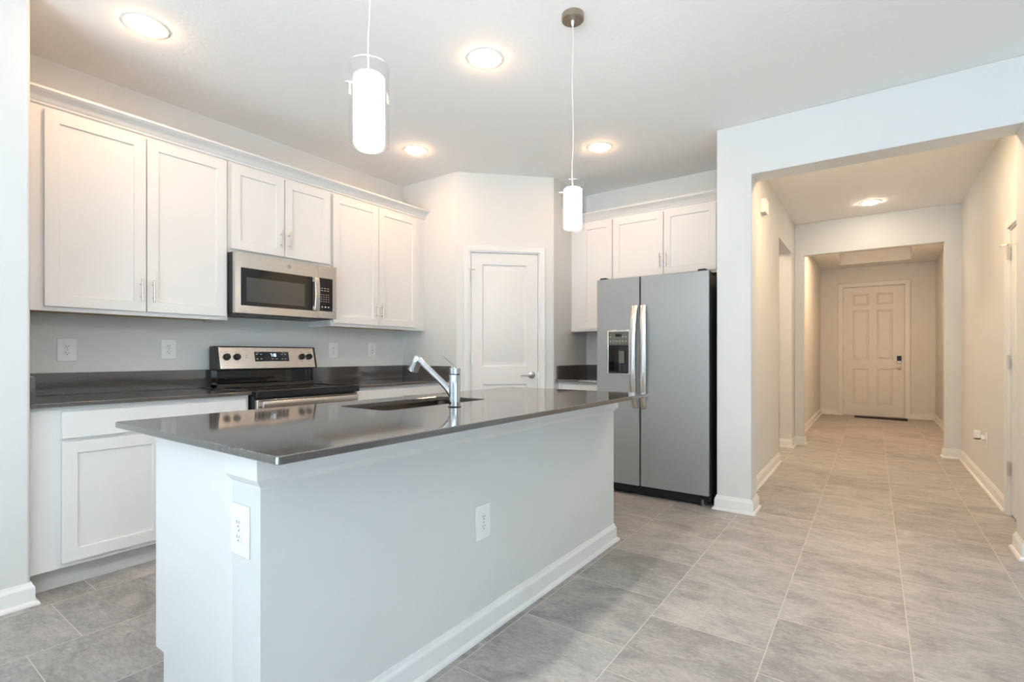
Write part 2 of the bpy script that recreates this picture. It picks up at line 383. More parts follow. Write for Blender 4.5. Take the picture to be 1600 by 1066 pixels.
# ------------------------------------------------------------------ cabinets
# local frame: x along the run, y from 0 at the wall to -depth at the front, facing -y
SH = [(0.0008, .0005), (.0022, .0075), (.0035, .0085)]
def shaker(parent, x0, x1, z0, z1, yf, name='door', rail=.058):
    return weld(leaf(x0, x1, z0, z1, yf, yf+.019, [(x0+rail, x1-rail, z0+rail, z1-rail)], SH).obj(name, CAB, parent))
def vpull(parent, x, z0, z1, y):
    m = MB().cyl((x, y-.028, z0), (x, y-.028, z1), .0052, seg=12)
    for z in (z0+.027, z1-.027): m.cyl((x, y, z), (x, y-.026, z), .0045, seg=10)
    m.obj('handle', NICKEL, parent)
def hpull(parent, x0, x1, z, y):
    m = MB().cyl((x0, y-.028, z), (x1, y-.028, z), .0052, seg=12)
    for x in (x0+.027, x1-.027): m.cyl((x, y, z), (x, y-.026, z), .0045, seg=10)
    m.obj('handle', NICKEL, parent)
def upper(name, label, loc, rz, wdt, z0, z1, depth, doors, pulls, group):
    t = thing(name, label, 'cabinet', (loc[0], loc[1], z0), rz, group)
    h = z1 - z0
    b = MB().box(0, wdt, -depth+.019, 0, .012, h).box(0, .019, -depth+.019, 0, 0, .012).box(wdt-.019, wdt, -depth+.019, 0, 0, .012)
    b.obj('body', CAB, t)
    box(0, wdt, -depth, -depth+.019, 0, h).obj('face_frame', CAB, t, bevel=.001)
    box(.02, wdt-.02, -depth+.02, -.005, .008, .0118).obj('underside', CABIN, t, label='raw wood coloured underside')
    for i, (a, b_, c0, c1) in enumerate(doors):
        dd = shaker(t, a, b_, c0-z0, c1-z0, -depth-.020)
        p = pulls[i]
        if p is not None:
            vpull(dd, p, c0-z0+.055, c0-z0+.185, -depth-.020)
    return t
GU = 'white shaker upper cabinets'
D = .302; LW = (XW, 0, 0)
RZ = R(90)
UT = 2.445
y0 = YE+.003
upper('upper_cabinet', 'large white two-door upper cabinet left of the microwave', (XW, y0), RZ, 1.632-y0-.001, 1.372, UT, D,
      [(.716-y0, 1.1625-y0, 1.397, 2.415), (1.1685-y0, 1.616-y0, 1.397, 2.415)], [1.1625-y0-.027, 1.1685-y0+.027], GU)
y0 = 1.632
upper('upper_cabinet', 'short white two-door upper cabinet directly above the microwave', (XW, y0), RZ, 2.417-y0-.001, 1.828, UT, D,
      [(1.649-y0, 2.0185-y0, 1.853, 2.415), (2.0245-y0, 2.400-y0, 1.853, 2.415)], [2.0185-y0-.027, 2.0245-y0+.027], GU)
y0 = 2.417
upper('upper_cabinet', 'white two-door upper cabinet between microwave and pantry corner', (XW, y0), RZ, 3.409-y0, 1.372, UT, D,
      [(2.430-y0, 2.876-y0, 1.397, 2.415), (2.882-y0, 3.332-y0, 1.397, 2.415)], [2.876-y0-.027, 2.882-y0+.027], GU)
box(0, .034, -D+.004, -D+.018, 1.372, UT).xf((XW, 3.409, 0), RZ).obj('filler_strip', CAB, label='narrow white filler strip between right upper cabinet and pantry wall', category='trim strip')
# cabinets on the fridge wall
DR = YF - 4.43
upper('upper_cabinet', 'narrow tall white upper cabinet left of the refrigerator top', (-2.440, YF), 0, .445, 1.372, UT, DR,
      [(.118, .440, 1.397, 2.415)], [.413], GU)
upper('upper_cabinet', 'short white two-door upper cabinet above the refrigerator', (-1.994, YF), 0, 1.048, 1.835, UT, DR,
      [(.010, .483, 1.858, 2.415), (.489, .930, 1.858, 2.415)], [.457, .515], GU)
CR = [(0, 0), (.008, 0), (.010, .010), (.016, .014), (.022, .026), (.034, .040), (.050, .049), (.056, .052), (.060, .058), (.066, .060), (.066, .072), (0, .072)]
cp = [(o, 2.437+h) for o, h in CR]
MB().sweep(cp, [(XW+.005, 3.4425), (XW+D+.001, 3.4425), (XW+D+.001, YE+.003)][1:]).obj('crown_moulding', CAB, label='white crown moulding along the top of the long left run of upper cabinets', category='moulding')
MB().sweep(cp, [(XS1-.002, YF-DR-.001), (-2.440, YF-DR-.001)]).obj('crown_moulding', CAB, label='white crown moulding above the cabinets over the refrigerator', category='moulding')

def base(name, label, loc, rz, wdt, drawer, doors, pulls, depth=.615, hpulls=None, left_panel=False, toe=.075):
    t = thing(name, label, 'cabinet', (loc[0], loc[1], 0), rz, 'white shaker base cabinets')
    b = MB().box(0, wdt, -depth+.019, 0, .114, .893)
    b.obj('body', CAB, t)
    box(.002, wdt-.002, -depth+toe, -.02, 0, .114).obj('toe_kick', TOE, t, label='grey recessed toe kick')
    box(0, wdt, -depth, -depth+.019, .114, .893).obj('face_frame', CAB, t, bevel=.001)
    for (a, b_, c0, c1) in drawer:
        dr = box(a, b_, -depth-.020, -depth-.001, c0, c1).obj('drawer', CAB, t, bevel=.003)
        if hpulls:
            for hp in hpulls: hpull(dr, *hp, -depth-.020)
    for i, (a, b_, c0, c1) in enumerate(doors):
        dd = shaker(t, a, b_, c0, c1, -depth-.020)
        if pulls[i] is not None: vpull(dd, pulls[i], c1-.185, c1-.055, -depth-.020)
    return t
y0 = YE+.003
base('base_cabinet', 'white base cabinet with wide drawer at far left under the counter', (XW, y0), RZ, 1.610-y0,
     [(.714-y0, 1.590-y0, .737, .868)], [(.714-y0, 1.149-y0, .140, .722), (1.155-y0, 1.590-y0, .140, .722)], [None, 1.155-y0+.027])
y0 = 2.388
base('base_cabinet', 'white base cabinet with drawer between the range and the pantry wall', (XW, y0), RZ, YP-y0-.001,
     [(.024, YP-y0-.07, .737, .868)], [(.024, .50, .140, .722), (.506, YP-y0-.07, .140, .722)], [.47, .535], hpulls=[(.455, .59, .803)])
base('base_cabinet', 'narrow white base cabinet left of the refrigerator', (-2.440, YF), 0, .530,
     [(.06, .515, .737, .868)], [(.06, .515, .140, .722)], [.488], depth=.580)

def counter(name, label, polys, m=QUARTZ, bevel=.0025):
    g = MB()
    for b in polys: g.box(*b)
    return g.obj(name, m, bevel=bevel, label=label, category='countertop', group='grey quartz countertops along the walls')
c = counter('countertop', 'dark grey quartz countertop on the left base cabinet, left of the range', [(XW+.001, -3.14, YE+.001, 1.614, .894, .914)])
box(XW+.001, XW+.021, YE+.001, 1.66, .9145, 1.04).obj('backsplash', QUARTZ, c, bevel=.001)
box(XW+.021, -3.15, YE+.001, YE+.021, .9145, 1.04).obj('side_splash', QUARTZ, c, bevel=.001)
c = counter('countertop', 'dark grey quartz countertop between the range and the pantry corner', [(XW+.001, -3.14, 2.386, YP-.001, .894, .914)])
box(XW+.001, XW+.021, 2.33, YP-.001, .9145, 1.04).obj('backsplash', QUARTZ, c, bevel=.001)
box(XW+.021, -3.15, YP-.021, YP-.001, .9145, 1.04).obj('side_splash', QUARTZ, c, bevel=.001)
c = counter('countertop', 'small dark grey quartz countertop left of the refrigerator', [(-2.441, -1.91, 4.118, YF-.001, .894, .914)])
box(-2.441, -1.91, YF-.021, YF-.001, .9145, 1.04).obj('backsplash', QUARTZ, c, bevel=.001)
box(-2.441, -2.421, 4.135, YF-.021, .9145, 1.04).obj('side_splash', QUARTZ, c, bevel=.001)

# ------------------------------------------------------------------ island
IX0, IX1, IY0, IY1 = -2.105, -1.083, .612, 2.93
AX0, AX1, AY0, AY1 = -1.976, -1.45, .69, 2.895
isl = thing('kitchen_island', 'long white kitchen island with half wall and grey top in the foreground', 'island', (-1.65, 1.8, 0))
def il(mb): return mb.xf((1.65, -1.8, 0))
for ya, yb in ((AY0, AY0+.018), (AY1-.018, AY1)):
    b = MB().prism([(AX0, .155), (AX0+.064, .155), (AX0+.064, 0), (AX1, 0), (AX1, .893), (AX0, .893)], 'y', ya, yb)
    il(b).obj('end_panel', CAB, isl)
b = MB().box(AX0, AX0+.018, AY0+.018, AY1-.018, .155, .66).box(AX0, AX0+.006, AY0+.018, AY1-.018, .66, .893).box(AX0+.018, AX1, AY0+.018, AY1-.018, .155, .17).box(AX1-.012, AX1-.001, AY0+.018, AY1-.018, .17, .893)
il(b).obj('body', CAB, isl)
il(box(AX0+.066, AX0+.080, AY0+.018, AY1-.018, 0, .155)).obj('toe_kick', TOE, isl)
il(box(AX1, -1.30, AY0, AY1, 0, .893)).obj('half_wall', PAINT, isl)
CO = [(0, .795), (.003, .797), (.020, .818), (.020, .8925), (0, .8925)]
il(MB().sweep(CO, [(-1.452, AY1), (-1.30, AY1), (-1.30, AY0), (-1.452, AY0)][::1])).obj('cornice', TRIM, isl) if False else None
def wrap(prof, extra=0):
    # outward = left of travel: going -x on the near end is not needed; travel far end -> side -> near end
    return MB().sweep(prof, [(AX1-extra, AY1), (-1.30, AY1), (-1.30, AY0), (AX1-extra, AY0)])
il(wrap(CO)).obj('cornice', TRIM, isl)
il(wrap(BP)).obj('baseboard', TRIM, isl)
# kitchen-side doors
for a, b_, kind in ((AY0+.01, 1.28, 'd'), (1.29, 1.705, 'd'), (1.711, 2.125, 'd'), (2.135, 2.885, 'w')):
    m = leaf(-b_, -a, .175 if kind == 'd' else .16, .72 if kind == 'd' else .885, -.02, -.001, [(-b_+.058, -a-.058, .233, .662)] if kind == 'd' else [], SH)
    m.xf((AX0+1.65, -1.8, 0), R(-90))
    o = weld(m.obj('door' if kind == 'd' else 'dishwasher_panel', CAB if kind == 'd' else STEEL, isl))
    if kind == 'd':
        il(box(AX0-.02, AX0-.001, a, b_, .735, .868)).obj('drawer', CAB, isl, bevel=.003)
# countertop with the sink cut-out
SX0, SX1, SY0, SY1 = -1.945, -1.612, 1.372, 2.045
def roundrect(x0, x1, y0, y1, r, n=6):
    pts = []
    for cx, cy, a0 in ((x1-r, y1-r, 0), (x0+r, y1-r, 90), (x0+r, y0+r, 180), (x1-r, y0+r, 270)):
        for i in range(n+1): a = R(a0 + 90*i/n); pts.append((cx + r*math.cos(a), cy + r*math.sin(a)))
    return pts
def slab_with_hole(outer, inner, z0, z1, ch=.0025):
    n = len(outer)
    def L(pts, z): return [(x, y, z) for x, y in pts]
    def ins(pts, d, sgn):
        cx = sum(p[0] for p in pts)/n; cy = sum(p[1] for p in pts)/n
        return [(x - sgn*d*(1 if x > cx else -1), y - sgn*d*(1 if y > cy else -1)) for x, y in pts]
    rings = [L(ins(inner, ch, -1), z1), L(ins(outer, ch, 1), z1), L(outer, z1-ch), L(outer, z0+ch), L(ins(outer, ch, 1), z0), L(inner, z0), L(inner, z1-ch), L(ins(inner, ch, -1), z1)]
    return MB().ring(rings, False, False)
n_ = 6
ct = slab_with_hole(roundrect(IX0, IX1, IY0, IY1, .012, n_), roundrect(SX0, SX1, SY0, SY1, .045, n_), .8935, .914)
o = ct.obj('island_countertop', QUARTZ, label='long polished grey quartz island countertop with a sink cut-out', category='countertop', angle=30)
# undermount sink
s = MB(); zs = [(0, .893), (-.004, .889), (-.004, .72), (.03, .702)]
rings = [[(x, y, z) for x, y in roundrect(SX0-.006+i, SX1+.006-i, SY0-.006+i, SY1+.006-i, .05)] for i, z in zs]
s.ring(rings, False, True)
fl = [[(x, y, .893) for x, y in roundrect(SX0-.006, SX1+.006, SY0-.006, SY1+.006, .05)], [(x, y, .893) for x, y in roundrect(SX0-.014, SX1+.014, SY0-.014, SY1+.014, .055)]]
s.ring(fl, False, False)
sk = s.obj('undermount_sink', SINKM, label='stainless steel undermount sink set into the island top', category='sink', angle=50)
sol = sk.modifiers.new('thick', 'SOLIDIFY'); sol.thickness = .0015; sol.offset = 0
MB().lathe([(.042, 0), (.045, .3), (.035, 1)], (-1.80, 1.70, .7025), (-1.80, 1.70, .707), 28).obj('drain', HSTEEL, sk)
# faucet
fx, fy = -1.497, 1.66
fa = thing('kitchen_faucet', 'chrome single-lever kitchen faucet standing behind the island sink', 'faucet', (fx, fy, .914))
MB().lathe([(.027, 0), (.027, .02), (.0245, .03), (.0245, .98), (.0235, 1)], (0, 0, .0005), (0, 0, .140), 36).obj('body', CHROME, fa, angle=25)
MB().cyl((0, 0, .0005), (0, 0, .004), .0285, seg=36).obj('base_ring', BLACK, fa)
MB().cyl((0, 0, .1405), (0, 0, .1440), .0232, seg=32).obj('collar_gap', BLACK, fa)
MB().lathe([(.0235, 0), (.0240, .04), (.0240, .90), (.0225, 1)], (0, 0, .144), (0, 0, .170), 36).obj('cap', CHROME, fa, angle=25)
MB().ring([[(x, y+sy_*wd, z) for x, y, z in ((p[0], 0, p[1]-.0028), (p[0], 0, p[1]+.0028)) for sy_ in ((-1, 1) if z < p[1] else (1, -1))] for p, wd in (((.004, .168), .010), ((-.020, .186), .011), ((-.050, .206), .011), ((-.078, .224), .009))]).obj('lever', CHROME, fa, bevel=.002)
MB().tube([(-.010, 0, .045), (-.020, 0, .060), (-.045, 0, .083), (-.10, 0, .122), (-.16, 0, .164), (-.215, 0, .203)], [.0175, .0170, .0150, .0135, .0135, .0145], 24).obj('spout', CHROME, fa, angle=30)
MB().lathe([(.013, 0), (.0195, .10), (.0215, .35), (.021, .65), (.024, .95), (.020, 1)], (-.226, 0, .222), (-.262, 0, .152), 32).obj('spray_head', CHROME, fa, angle=40)
MB().lathe([(.0165, 0), (.0165, .6), (.006, 1)], (-.262, 0, .1517), (-.2632, 0, .149), 24).obj('aerator', BLACK, fa)

# ------------------------------------------------------------------ range
rg = thing('range', 'stainless steel electric range with black glass cooktop against the left wall', 'stove', (XW, 1.622, 0), RZ)
RW = .759
fr_ = -.655
box(.002, RW-.002, fr_, -.03, .03, .886).obj('body', DKGREY, rg)
m = MB().box(-.004, RW+.004, fr_-.045, -.12, .888, .912)
m.obj('cooktop', GLOSSBLK, rg, bevel=.006, seg=3)
b = MB().box(-.004, RW+.004, fr_-.049, fr_-.028, .874, .920).box(-.004, .010, fr_-.030, -.13, .906, .918).box(RW-.010, RW+.004, fr_-.030, -.13, .906, .918)
b.obj('cooktop_rim', BLACK, rg, bevel=.006, seg=3)
for x, y, r in ((.20, -.55, .10), (.56, -.55, .08), (.20, -.29, .08), (.56, -.29, .10)):
    m = MB(); n = 40
    rr = [[(x+q*math.cos(2*math.pi*i/n), y+q*math.sin(2*math.pi*i/n), .9124) for i in range(n)] for q in (r, r-.0025)]
    m.ring(rr, False, False).obj('burner_ring', GREYP, rg)
od = box(.006, RW-.006, fr_-.032, fr_-.001, .215, .862).obj('oven_door', STEEL, rg, bevel=.004)
box(.10, RW-.10, fr_-.034, fr_-.031, .33, .70).obj('oven_window', GLOSSBLK, od)
m = MB().prism([(fr_-.052, .808), (fr_-.070, .812), (fr_-.074, .832), (fr_-.068, .852), (fr_-.052, .858)], 'x', .026, RW-.026)
m.box(.028, .05, fr_-.056, fr_-.031, .818, .848).box(RW-.05, RW-.028, fr_-.056, fr_-.031, .818, .848)
m.obj('oven_handle', STEEL, od, bevel=.003)
box(.006, RW-.006, fr_-.030, fr_-.001, .045, .205).obj('drawer', STEEL, rg, bevel=.004)
for x in (.05, RW-.05):
    for y in (fr_+.04, -.08): MB().cyl((x, y, 0), (x, y, .031), .018, seg=16).obj('foot', BLACK, rg)
# backguard: slightly bowed, tilted front
def guard(dy, z0, z1, xm0, xm1, yf0, yf1, yb, bow, n=10):
    rings = []
    for i in range(n+1):
        u = i/n; x = xm0 + (xm1-xm0)*u; bw = bow*(1-(2*u-1)**2)
        rings.append([(x, yb, z0), (x, yf0-bw+dy, z0), (x, yf1-bw+dy, z1), (x, yb, z1+.0)])
    return MB().ring(rings)
guard(0, 1.037, 1.203, 0, RW, -.180, -.140, -.06, .018).obj('backguard', BLACK, rg, bevel=.006, seg=3)
guard(-.0035, 1.045, 1.196, .020, RW-.020, -.1785, -.142, -.10, .018).obj('control_panel', STEEL, rg, bevel=.002)
guard(0, .912, 1.037, .012, RW-.012, -.140, -.140, -.06, .006).obj('lower_backguard', GLOSSBLK, rg, bevel=.004)
guard(0, .912, .94, .012, RW-.012, -.165, -.150, -.06, .008).obj('backguard_foot', BLACK, rg, bevel=.004)
def gy(x, z):   # front surface of the control panel
    u = x/RW; t = (z-1.037)/.166; return -.180 + .04*t - .018*(1-(2*u-1)**2) - .0035
tilt = math.atan2(.04, .166)
for kx in (.068, .134, .628, .692):
    z = 1.128; y = gy(kx, z)
    k = MB().lathe([(.024, 0), (.0235, .35), (.020, .9), (.018, 1)], (0, 0, 0), (0, -.020, 0), 28).box(-.004, .004, -.027, -.018, -.018, .018)
    k.xf((kx, y, z), 0, -tilt).obj('knob', BLACK, rg, bevel=.001)
    for q in (.034, -.038): box(-.004, .004, -.0008, 0, q, q+.003).xf((kx, y, z), 0, -tilt).obj('dial_mark', BLACK, rg)
z = 1.130; cxm = .386
dp = box(-.130, .130, -.003, .001, -.036, .036).xf((cxm, gy(cxm, z)+.0015, z), 0, -tilt).obj('display', GLOSSBLK, rg, bevel=.004)
def seg7(m, ch, x, z, s, y):
    S = {'0': 'abcdef', '1': 'bc', '2': 'abged', '3': 'abgcd', '4': 'fgbc', '5': 'afgcd', '6': 'afgecd', '7': 'abc', '8': 'abcdefg', '9': 'abcdfg'}[ch]
    w_, h, t = .5*s, s, .10*s
    R_ = {'a': (0, w_, h-t, h), 'g': (0, w_, h/2-t/2, h/2+t/2), 'd': (0, w_, 0, t), 'f': (0, t, h/2, h), 'b': (w_-t, w_, h/2, h), 'e': (0, t, 0, h/2), 'c': (w_-t, w_, 0, h/2)}
    for c_ in S: a, b_, c0, c1 = R_[c_]; m.box(x+a, x+b_, y, y+.0006, z+c0, z+c1)
m = MB(); seg7(m, '7', -.014, -.001, .022, -.0042); seg7(m, '1', .000, -.001, .022, -.0042); seg7(m, '8', .0165, -.001, .022, -.0042)
m.box(.0045, .0065, -.0042, -.0036, .004, .006).box(.0045, .0065, -.0042, -.0036, .013, .015)
m.xf((cxm, gy(cxm, z)+.0015, z), 0, -tilt).obj('clock_digits', DIGIT, dp)
m = MB()
for bx in (-.115, -.085, -.0, .03, .075, .10):
    for bz in (.016, -.018):
        if -.03 < bx < .05 and bz > 0: continue
        m.box(bx-.006, bx+.006, -.0037, -.0031, bz-.002, bz+.002)
for bx in (-.11, .09): m.box(bx-.012, bx+.012, -.0037, -.0031, .027, .0285)
m.xf((cxm, gy(cxm, z)+.0015, z), 0, -tilt).obj('legend', LEGEND, dp)
for q in (.008, -.010): box(-.003, .003, -.0008, 0, q, q+.004).xf((.20, gy(.20, z), z), 0, -tilt).obj('indicator', BLACK, rg)

# ------------------------------------------------------------------ microwave
mw = thing('microwave', 'stainless steel over-range microwave with black window under the short cabinet', 'microwave', (XW, 1.632, 1.42), RZ)
MWW = .765; MF = -.405
box(.002, MWW-.002, MF+.035, -.002, .006, .404).obj('body', DKGREY, mw, bevel=.002)
def slabx(x0, x1, z0, z1, yf, yb, hole=None):
    if hole: return leaf(x0, x1, z0, z1, yf, yb, [hole], [(.0005, .004)])
    return box(x0, x1, yf, yb, z0, z1)
sx = .607
dm = weld(slabx(0, sx-.001, 0, .400, MF, MF+.034, (.036, .560, .050, .302)).obj('door', STEEL, mw))
box(.0375, .5585, MF+.0015, MF+.0038, .0515, .3005).obj('window_border', GLOSSBLK, dm, label='black glass border')
box(.074, .496, MF+.0005, MF+.0018, .078, .240).obj('window', MWGLASS, dm, label='grey see-through window')
h = MB()
hr = []
for i in range(13):
    u = i/12; z = .052 + .248*u; bw = -.010*(1-(2*u-1)**2)
    hr.append([(.561, MF-.012+bw, z), (.561, MF-.022+bw, z), (.564, MF-.026+bw, z), (.600, MF-.024+bw, z), (.604, MF-.020+bw, z), (.604, MF-.010+bw, z)])
h.ring(hr)
h.box(.568, .600, MF-.014, MF+.002, .060, .085).box(.568, .600, MF-.014, MF+.002, .268, .292)
h.obj('handle', STEEL, dm, bevel=.003)
box(.520, .5585, MF+.0002, MF+.0014, .052, .300).obj('grip_recess', BLACK, dm, label='black strip behind the handle')
cp_ = box(sx+.001, MWW, MF, MF+.034, 0, .400).obj('control_side', STEEL, mw, bevel=.002)
kb = box(.611, .730, MF-.0012, MF-.0001, .054, .304).obj('keypad', GLOSSBLK, cp_)
m = MB()
for r_ in range(2):
    for c_ in range(3): m.box(.637+c_*.026-.008, .637+c_*.026+.008, MF-.0018, MF-.0012, .224-r_*.017, .228-r_*.017)
for r_ in range(4):
    for c_ in range(4): m.box(.634+c_*.020-.0035, .634+c_*.020+.0035, MF-.0018, MF-.0012, .176-r_*.017, .180-r_*.017)
for c_ in range(3): m.box(.640+c_*.027-.006, .640+c_*.027+.006, MF-.0018, MF-.0012, .081, .090)
m.obj('keys', LEGEND, kb)
# round monogram badge
bdg = MB().cyl((.375, MF+.0001, .352), (.375, MF-.0008, .352), .0165, seg=36).obj('badge_disc', BADGE, dm)
m = MB()
def ringxz(cx, cz, r0, r1, y0_, y1_, a0=0, a1=360, n=36):
    pts = []
    for i in range(n+1):
        a = R(a0 + (a1-a0)*i/n); ca, sa = math.cos(a), math.sin(a)
        pts.append([(cx+r0*ca, y0_, cz+r0*sa), (cx+r1*ca, y0_, cz+r1*sa), (cx+r1*ca, y1_, cz+r1*sa), (cx+r0*ca, y1_, cz+r0*sa)])
    return MB().ring(pts, True, True)
for a in ((.375, .352, .0135, .0158, 0, 360), (.3705, .352, .0035, .0058, 40, 330), (.3805, .3555, .0020, .0042, 60, 300), (.3805, .3485, .0020, .0042, 60, 300)):
    q = ringxz(a[0], a[1], a[2], a[3], MF-.0020, MF-.0007, a[4], a[5]); m.add(q.v, q.f)
for k in range(4):
    q = ringxz(.375+.0105*math.cos(R(45+90*k)), .352+.0105*math.sin(R(45+90*k)), .0012, .0024, MF-.0020, MF-.0007, 0, 360, 10); m.add(q.v, q.f)
m.obj('badge', HSTEEL, bdg, label='small round monogram badge')
un = box(.01, MWW-.01, MF+.04, -.01, -.004, .0055).obj('underside_panel', DKGREY, mw)
box(.24, .50, MF+.055, MF+.16, -.0075, -.0041).obj('vent_grille', BLACK, un)
for x in (.06, .53): box(x, x+.17, MF+.10, MF+.25, -.007, -.0041).obj('filter', GREYP, un)
box(.03, MWW-.03, MF+.002, MF+.036, -.006, -.0005).obj('lower_lip', BLACK, mw)

# ------------------------------------------------------------------ refrigerator
FX0, FX1, FYF = -1.897, -.987, 3.89
fg = thing('refrigerator', 'grey stainless side-by-side refrigerator with ice dispenser beside the wall pier', 'refrigerator', ((FX0+FX1)/2, FYF+.4, 0))
def fl_(mb): return mb.xf((-(FX0+FX1)/2, -(FYF+.4), 0))
fl_(MB().box(FX0+.006, FX1-.004, FYF+.075, 4.70, .03, 1.752)).obj('case', DKGREY, fg, bevel=.003)
SM = -1.5205
for a, b_ in ((FX0, SM-.006), (SM+.006, FX1)):
    if a == FX0:
        hole = (-1.800, -1.605, .985, 1.345)
        g = leaf(a, b_, .090, 1.773, FYF, FYF+.062, [hole], [(.001, .002)])
        o = weld(fl_(g).obj('freezer_door', FSTEEL, fg)); fd = o
    else:
        o = fl_(box(a, b_, FYF, FYF+.062, .090, 1.773)).obj('refrigerator_door', FSTEEL, fg, bevel=.006, seg=3); rd = o
fl_(MB().box(FX1-.0009, FX1+.0012, FYF+.004, FYF+.06, .094, 1.768)).obj('door_side_skin', DKGREY, rd, label='dark side edge of the right door')
fl_(MB().box(FX0+.008, FX1-.006, FYF+.0625, FYF+.0745, .095, 1.75)).obj('door_gasket', BLACK, fg)
m = MB().box(FX0+.02, FX1-.02, FYF+.045, FYF+.075, .018, .085).box(FX0+.03, FX1-.03, FYF+.08, 4.68, .012, .03)
fl_(m).obj('toe_grille', BLACK, fg)
for x in (FX0+.06, FX1-.06):
    fl_(MB().cyl((x, FYF+.06, 0), (x, FYF+.06, .05), .018, seg=16)).obj('foot', GREYP, fg)
for x in (FX0+.045, FX1-.06):
    fl_(box(x-.03, x+.03, FYF+.02, FYF+.12, 1.7735, 1.790)).obj('hinge_cover', BLACK, fg, bevel=.006)
def fhandle(xa, xb, side, parent):
    n = 18; rings = []
    for i in range(n+1):
        u = i/n; z = .715 + .825*u; e = 1-(2*u-1)**4
        y = FYF - .018 - .038*e
        sh = .010*(1-(2*u-1)**2)*side
        rings.append([(xa+sh, y+.016, z), (xa+sh, y+.003, z), ((xa+xb)/2+sh, y-.003, z), (xb+sh, y+.003, z), (xb+sh, y+.016, z)])
    m = MB().ring(rings)
    for z in (.722, 1.503): m.box(xa+.008, xb-.008, FYF-.022, FYF-.001, z, z+.032)
    fl_(m).obj('handle', HSTEEL, parent, angle=50, bevel=.0015)
fhandle(-1.578, -1.532, -1, fd); fhandle(-1.510, -1.464, 1, rd)
# dispenser
x0, x1 = -1.799, -1.606
f_ = MB()
for a in ((x0-.004, x0+.008, .984, 1.346), (x1-.008, x1+.004, .984, 1.346), (x0+.008, x1-.008, .984, .998), (x0+.008, x1-.008, 1.332, 1.346)):
    f_.box(a[0], a[1], FYF-.006, FYF+.001, a[2], a[3])
dsp = fl_(f_).obj('dispenser_frame', HSTEEL, fd, bevel=.002)
fl_(box(x0+.008, x1-.008, FYF-.006, FYF+.0008, 1.222, 1.332)).obj('dispenser_controls', GREYP, dsp, bevel=.002)
m = MB()
for i in range(6): m.box(x0+.022+i*.027, x0+.032+i*.027, FYF-.0068, FYF-.0058, 1.252, 1.258)
for i in (0, 4, 5): m.box(x0+.022+i*.027, x0+.032+i*.027, FYF-.0068, FYF-.0058, 1.288, 1.294)
fl_(m).obj('dispenser_buttons', LEGEND, dsp)
fl_(box(x0+.070, x0+.125, FYF-.0072, FYF-.0058, 1.292, 1.315)).obj('dispenser_display', GLOSSBLK, dsp)
# cavity: curved black recess in front of the door skin's shallow pocket
m = MB().box(x0+.008, x1-.008, FYF+.0004, FYF+.0016, .998, 1.222)
fl_(m).obj('dispenser_recess', GLOSSBLK, dsp)
m = MB().prism([(x0+.060, FYF+.001), (x0+.075, FYF-.006), (x0+.120, FYF-.006), (x0+.135, FYF+.001)], 'z', 1.00, 1.19)
fl_(m).obj('dispenser_chute', GLOSSBLK, dsp, bevel=.003)
fl_(box(x0+.100, x0+.150, FYF-.012, FYF-.006, 1.075, 1.175)).obj('dispenser_paddle', GREYP, dsp, bevel=.004)
fl_(box(x0+.012, x1-.012, FYF-.014, FYF+.0004, .990, 1.004)).obj('drip_tray', BLACK, dsp, bevel=.002)

# ------------------------------------------------------------------ outlets, switches
def outlet(label, loc, rz, w_=.088, h=.130, style='duplex', group='white wall outlets'):
    t = thing('wall_outlet', label, 'outlet', loc, rz, group)
    box(-w_/2, w_/2, -.006, 0, -h/2, h/2).obj('cover_plate', WHITEP, t, bevel=.003, seg=3)
    if style == 'duplex':
        for s_ in (-1, 1):
            zc = s_*.0195
            rc = MB().prism([(x, z+zc) for x, z in [(-.010, -.0145), (.010, -.0145), (.0165, -.006), (.0165, .006), (.010, .0145), (-.010, .0145), (-.0165, .006), (-.0165, -.006)]], 'y', -.0085, -.006)
            r_ = rc.obj('receptacle', WHITEP, t, bevel=.001)
            sl = MB().box(-.0075, -.005, -.0089, -.0084, zc-.001, zc+.008).box(.005, .0072, -.0089, -.0084, zc, zc+.0075)
            sl.cyl((0, -.0084, zc-.0072), (0, -.0089, zc-.0072), .0026, seg=10).obj('slots', SLOT, r_)
        MB().cyl((0, -.006, 0), (0, -.0078, 0), .003, seg=10).obj('screw', NICKEL, t)
    elif style == 'decora':
        r_ = box(-.0165, .0165, -.0085, -.006, -.0335, .0335).obj('receptacle', WHITEP, t, bevel=.001)
        sl = MB()
        for zc in (-.021, .021): sl.box(-.0075, -.005, -.0089, -.0084, zc-.001, zc+.008).box(.005, .0072, -.0089, -.0084, zc, zc+.0075).cyl((0, -.0084, zc-.006), (0, -.0089, zc-.006), .0024, seg=10)
        sl.box(-.006, .006, -.0095, -.0084, -.004, .004).obj('slots', SLOT, r_)
    elif style == 'switch':
        box(-.0165, .0165, -.009, -.006, -.0335, .0335).obj('rocker', WHITEP, t, bevel=.001)
    return t
outlet('white duplex outlet at the far left of the backsplash wall', (XW, .878, 1.171), RZ)
outlet('white duplex outlet just left of the range on the backsplash wall', (XW, 1.397, 1.179), RZ, .09)
outlet('white outlet on the backsplash wall just right of the range', (XW, 2.648, 1.183), RZ)
outlet('narrower white outlet near the pantry corner on the backsplash wall', (XW, 3.065, 1.186), RZ, .08, style='decora')
outlet('white duplex outlet on the narrow near end of the island', (-1.400, AY0, .665), 0, .098, .140)
outlet('white duplex outlet on the long side of the island half wall', (-1.30, 1.610, .460), RZ, .092, .140)
t = outlet('white outlet low on the right hall wall with a plugged-in white device', (XH3, 5.85, .415), R(-90), .08, .125)
sp_ = thing('plug_in_freshener', 'small white plug-in device in the low hall outlet', 'plug-in device', (XH3, 5.85, .44), R(-90))
